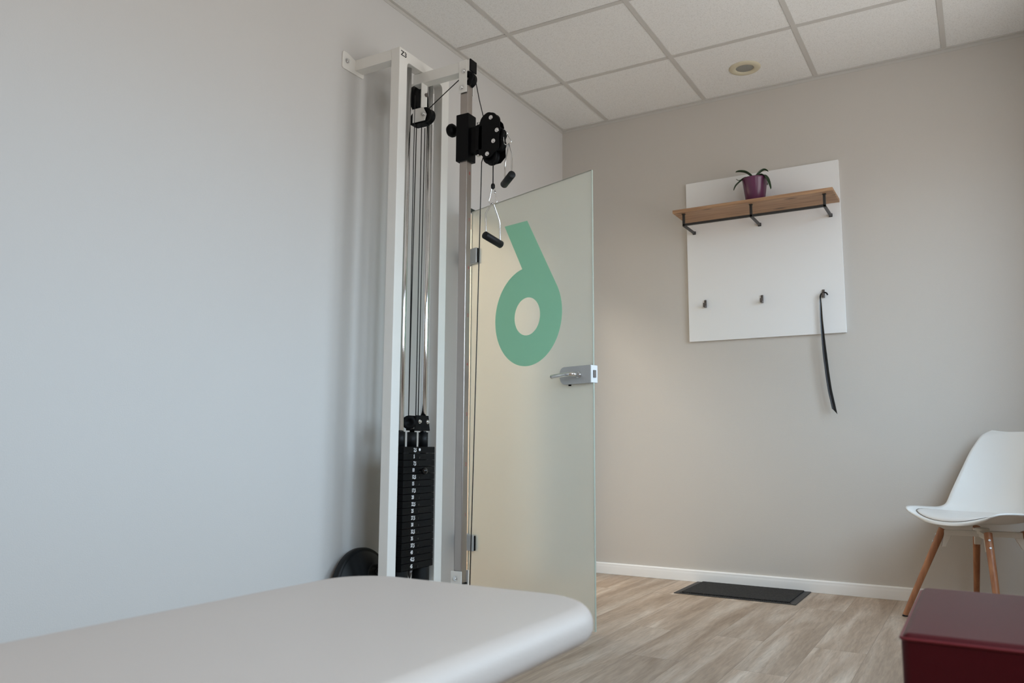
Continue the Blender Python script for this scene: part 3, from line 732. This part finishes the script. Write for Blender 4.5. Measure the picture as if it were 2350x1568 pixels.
# cushion: thin pad following the seat
cm = MB(); ringN = 44; rs = [0, .25, .5, .7, .84, .93, .98, 1.0, 1.0]; hs_ = [.015, .015, .015, .0145, .013, .011, .0085, .005, .0015]
V = []
for r_, h_ in zip(rs, hs_):
    if r_ == 0: V.append([cm.bm.verts.new(shell_pt(0, .27, h_))]); continue
    row = []
    for k in range(ringN):
        t = 2*PI*k/ringN; cu, su = math.cos(t), math.sin(t)
        e = 2/2.5
        u = .87*r_*math.copysign(abs(cu)**e, cu); v = .275+.215*r_*math.copysign(abs(su)**e, su)
        row.append(cm.bm.verts.new(shell_pt(u, v, h_)))
    V.append(row)
for a, b in zip(V, V[1:]):
    for k in range(ringN):
        k2 = (k+1) % ringN
        q = cm.bm.faces.new((a[0], b[k], b[k2]) if len(a) == 1 else (a[k], b[k], b[k2], a[k2])); q.smooth = True
cush = cm.build('seat_cushion', M['pad'], ch)
bmc = MB()
row = []
for k in range(60):
    t = PI+PI*k/59; cu, su = math.cos(t), math.sin(t); e = 2/2.5
    row.append(shell_pt(.878*math.copysign(abs(cu)**e, cu),   .275+.218*math.copysign(abs(su)**e, su), .0050))
sub(bmc.tube(row, .0011, 6).build('cushion_seam', M['hook']), cush)
# metal cross frame and legs; the legs point towards the chair's four corners
zf = .372
fm = MB()
fm.lathe([(0, 0), (.026, 0), (.028, .004), (.028, .026), (0, .03)], Matrix.Translation((CC.x, CC.y, zf)), 28)
for a in (45, 135, 225, 315):
    t = math.radians(a); d = (fdir*math.cos(t)+sdir*math.sin(t)); s = Vector((-d.y, d.x, 0))
    Mx = Matrix(((d.x, s.x, 0, CC.x), (d.y, s.y, 0, CC.y), (0, 0, 1, 0), (0, 0, 0, 1)))
    fm.box(.0, .150, -.016, .016, zf-.010, zf+.014, Mx)
    fm.prism([Mx @ Vector((.140, -.0135, zf+.014)), Mx @ Vector((.118, -.0135, zf-.006)), Mx @ Vector((.146, -.0135, zf-.060)), Mx @ Vector((.162, -.0135, zf-.060)), Mx @ Vector((.146, -.0135, zf+.014))], s*.027)
fm.build('cross_frame', M['cframe'], ch, bevel=.002)
fm = MB()
for a in (45, 135, 225, 315):
    t = math.radians(a); d = (fdir*math.cos(t)+sdir*math.sin(t))
    top = CC+d*.153+Vector((0, 0, zf+.018)); bot = CC+d*.322+Vector((0, 0, .006))
    ax = (bot-top).normalized()
    lg = MB().cyl(top, bot, .0160, .0115, n=24).build('leg', M['beech'], ch, bevel=.001)
    sub(MB().cyl(bot, bot+Vector((0, 0, -.0055)), .012, n=20).build('foot_glide', M['rubber']), lg)
    nrm = (d-ax*d.dot(ax)).normalized()
    for q in (.035, .068):
        c = top+ax*q+nrm*.0145
        sub(MB().cyl(c, c+nrm*.003, .0058, .004, n=16).build('bolt', M['alu']), lg)

# ------------------------------------------------------------------ dark red cube stool
sx0, sx1, sy0, sy1, sh_ = 2.121, 2.605, -3.062, -2.570, .456
stt = thing('cube_stool', 'dark red vinyl positioning cube in the foreground, in front of the chair', 'stool', ((sx0+sx1)/2, (sy0+sy1)/2, 0))
cb_ = MB().box(sx0, sx1, sy0, sy1, 0.0, sh_).build('padded_body', M['red'], stt, bevel=.013, seg=5)
pp = []
r_ = .011
for (cx_, cyy, a0_) in ((sx1-r_, sy1-r_, 0), (sx0+r_, sy1-r_, 90), (sx0+r_, sy0+r_, 180), (sx1-r_, sy0+r_, 270)):
    for k in range(6):
        t = math.radians(a0_+90*k/5); pp.append((cx_+r_*math.cos(t), cyy+r_*math.sin(t), sh_-.0085))
MB().tube(pp, .0028, 8, closed=True).build('piping', M['redseam'], stt)

# ------------------------------------------------------------------ treatment couch
cx0, cx1, cyf, cyn, chh, cth = 1.045, 1.661, -3.095, -5.05, .470, .062
tb = thing('treatment_couch', 'greige vinyl treatment couch with rounded corners in the foreground', 'treatment couch', ((cx0+cx1)/2, -4.1, 0))
def rr_outline(inset, R_=.135):
    pts = []
    for (qx, qy, a0_) in ((cx1, cyf, 0), (cx0, cyf, 90), (cx0, cyn, 180), (cx1, cyn, 270)):
        sx_ = -1 if a0_ in (0, 270) else 1; sy_ = -1 if a0_ in (0, 90) else 1
        cxx, cyy = qx+sx_*R_, qy+sy_*R_
        for k in range(17):
            t = math.radians(a0_+90*k/16); pts.append((cxx+(R_-inset)*math.cos(t), cyy+(R_-inset)*math.sin(t)))
    return pts
cm = MB(); rows = []; er = .032
secs = [(er*1.0, 0)]
for k in range(9):
    t = PI/2*k/8; secs.append((er-er*math.sin(t), er-er*math.cos(t)) if True else None)
secs2 = []
for k in range(11):          # bottom roll
    t = PI/2*k/10; secs2.append((.026-.026*math.sin(t), .026-.026*math.cos(t)))
levels = [(i_, chh-cth+z_) for (i_, z_) in secs2]
for k in range(13):
    t = PI/2*k/12; levels.append((er*(1-math.cos(t)), chh-er+er*math.sin(t)))
levels += [(er+.03, chh+.0012), (er+.06, chh+.002)]
for (ins, zz) in levels: rows.append([cm.bm.verts.new((a, b, zz)) for a, b in rr_outline(ins)])
for a, b in zip(rows, rows[1:]):
    m_ = len(a)
    for k in range(m_):
        q = cm.bm.faces.new((a[k], a[(k+1) % m_], b[(k+1) % m_], b[k])); q.smooth = True
cm.bm.faces.new(rows[0]); q = cm.bm.faces.new(rows[-1]); q.smooth = True
cm.build('cushion', M['vinyl'], tb)
MB().box(cx0+.12, cx1-.20, cyn+.10, cyf-.25, chh-cth-.030, chh-cth-.001).build('support_frame', M['mwhite'], tb, bevel=.004)
for yy in (cyn+.25, cyf-.75):
    for xx in (cx0+.13, cx1-.25):
        MB().box(xx, xx+.04, yy, yy+.04, 0, chh-cth-.029).build('leg', M['mwhite'], tb, bevel=.003)

# ------------------------------------------------------------------ light
w = bpy.data.worlds.new('daylight'); sc.world = w; w.use_nodes = True; nt = w.node_tree; nt.nodes.clear()
o = nt.nodes.new('ShaderNodeOutputWorld'); bg = nt.nodes.new('ShaderNodeBackground'); tc = nt.nodes.new('ShaderNodeTexCoord')
sx = nt.nodes.new('ShaderNodeSeparateXYZ'); cr = nt.nodes.new('ShaderNodeValToRGB'); mr = nt.nodes.new('ShaderNodeMapRange')
nt.links.new(tc.outputs['Generated'], sx.inputs[0]); nt.links.new(sx.outputs['Z'], mr.inputs['Value'])
mr.inputs['From Min'].default_value = -1; mr.inputs['From Max'].default_value = 1
nt.links.new(mr.outputs[0], cr.inputs[0]); nt.links.new(cr.outputs[0], bg.inputs[0]); nt.links.new(bg.outputs[0], o.inputs[0])
e = cr.color_ramp.elements
e[0].position = .46; e[0].color = (.44, .435, .425, 1); e[1].position = .56; e[1].color = (.65, .845, 1.02, 1)
bg.inputs['Strength'].default_value = 9.3
def area(name, loc, rot, sx_, sy_, power, col, portal=False):
    l = bpy.data.lights.new(name, 'AREA'); l.shape = 'RECTANGLE'; l.size = sx_; l.size_y = sy_; l.energy = power; l.color = col
    ob = bpy.data.objects.new(name, l); COL.objects.link(ob); ob.location = loc; ob.rotation_euler = rot
    if portal: l.cycles.is_portal = True
    return ob
for WY0, WY1 in WINS:
    area('window_portal', (XR+.19, (WY0+WY1)/2, (WZ0+WZ1)/2), (0, PI/2, 0), WZ1-WZ0, WY1-WY0, 1, (1, 1, 1), True)
# added warm fill, then the warm hallway lamp behind the glass door
area('warm_fill_light', (1.4, -5.3, 2.74), (0, 0, 0), 1.2, .6, 5, (1, .80, .58))  # added unseen fill that warms the camera-facing sides
area('hallway_lamp', (-1.0, -1.3, 2.55), (0, 0, 0), .6, 1.6, 58, (1, .91, .78))

sc.view_settings.view_transform = 'Standard'; sc.view_settings.look = 'None'
sc.view_settings.exposure = 0; sc.view_settings.gamma = 1
sc.cycles.use_denoising = True
sc.cycles.max_bounces = 10; sc.cycles.diffuse_bounces = 6; sc.cycles.glossy_bounces = 4; sc.cycles.transmission_bounces = 6
sc.cycles.sample_clamp_indirect = 8; sc.cycles.caustics_refractive = True; sc.cycles.caustics_reflective = False
for o_ in list(bpy.data.objects):
    if '_w' in o_: del o_['_w']
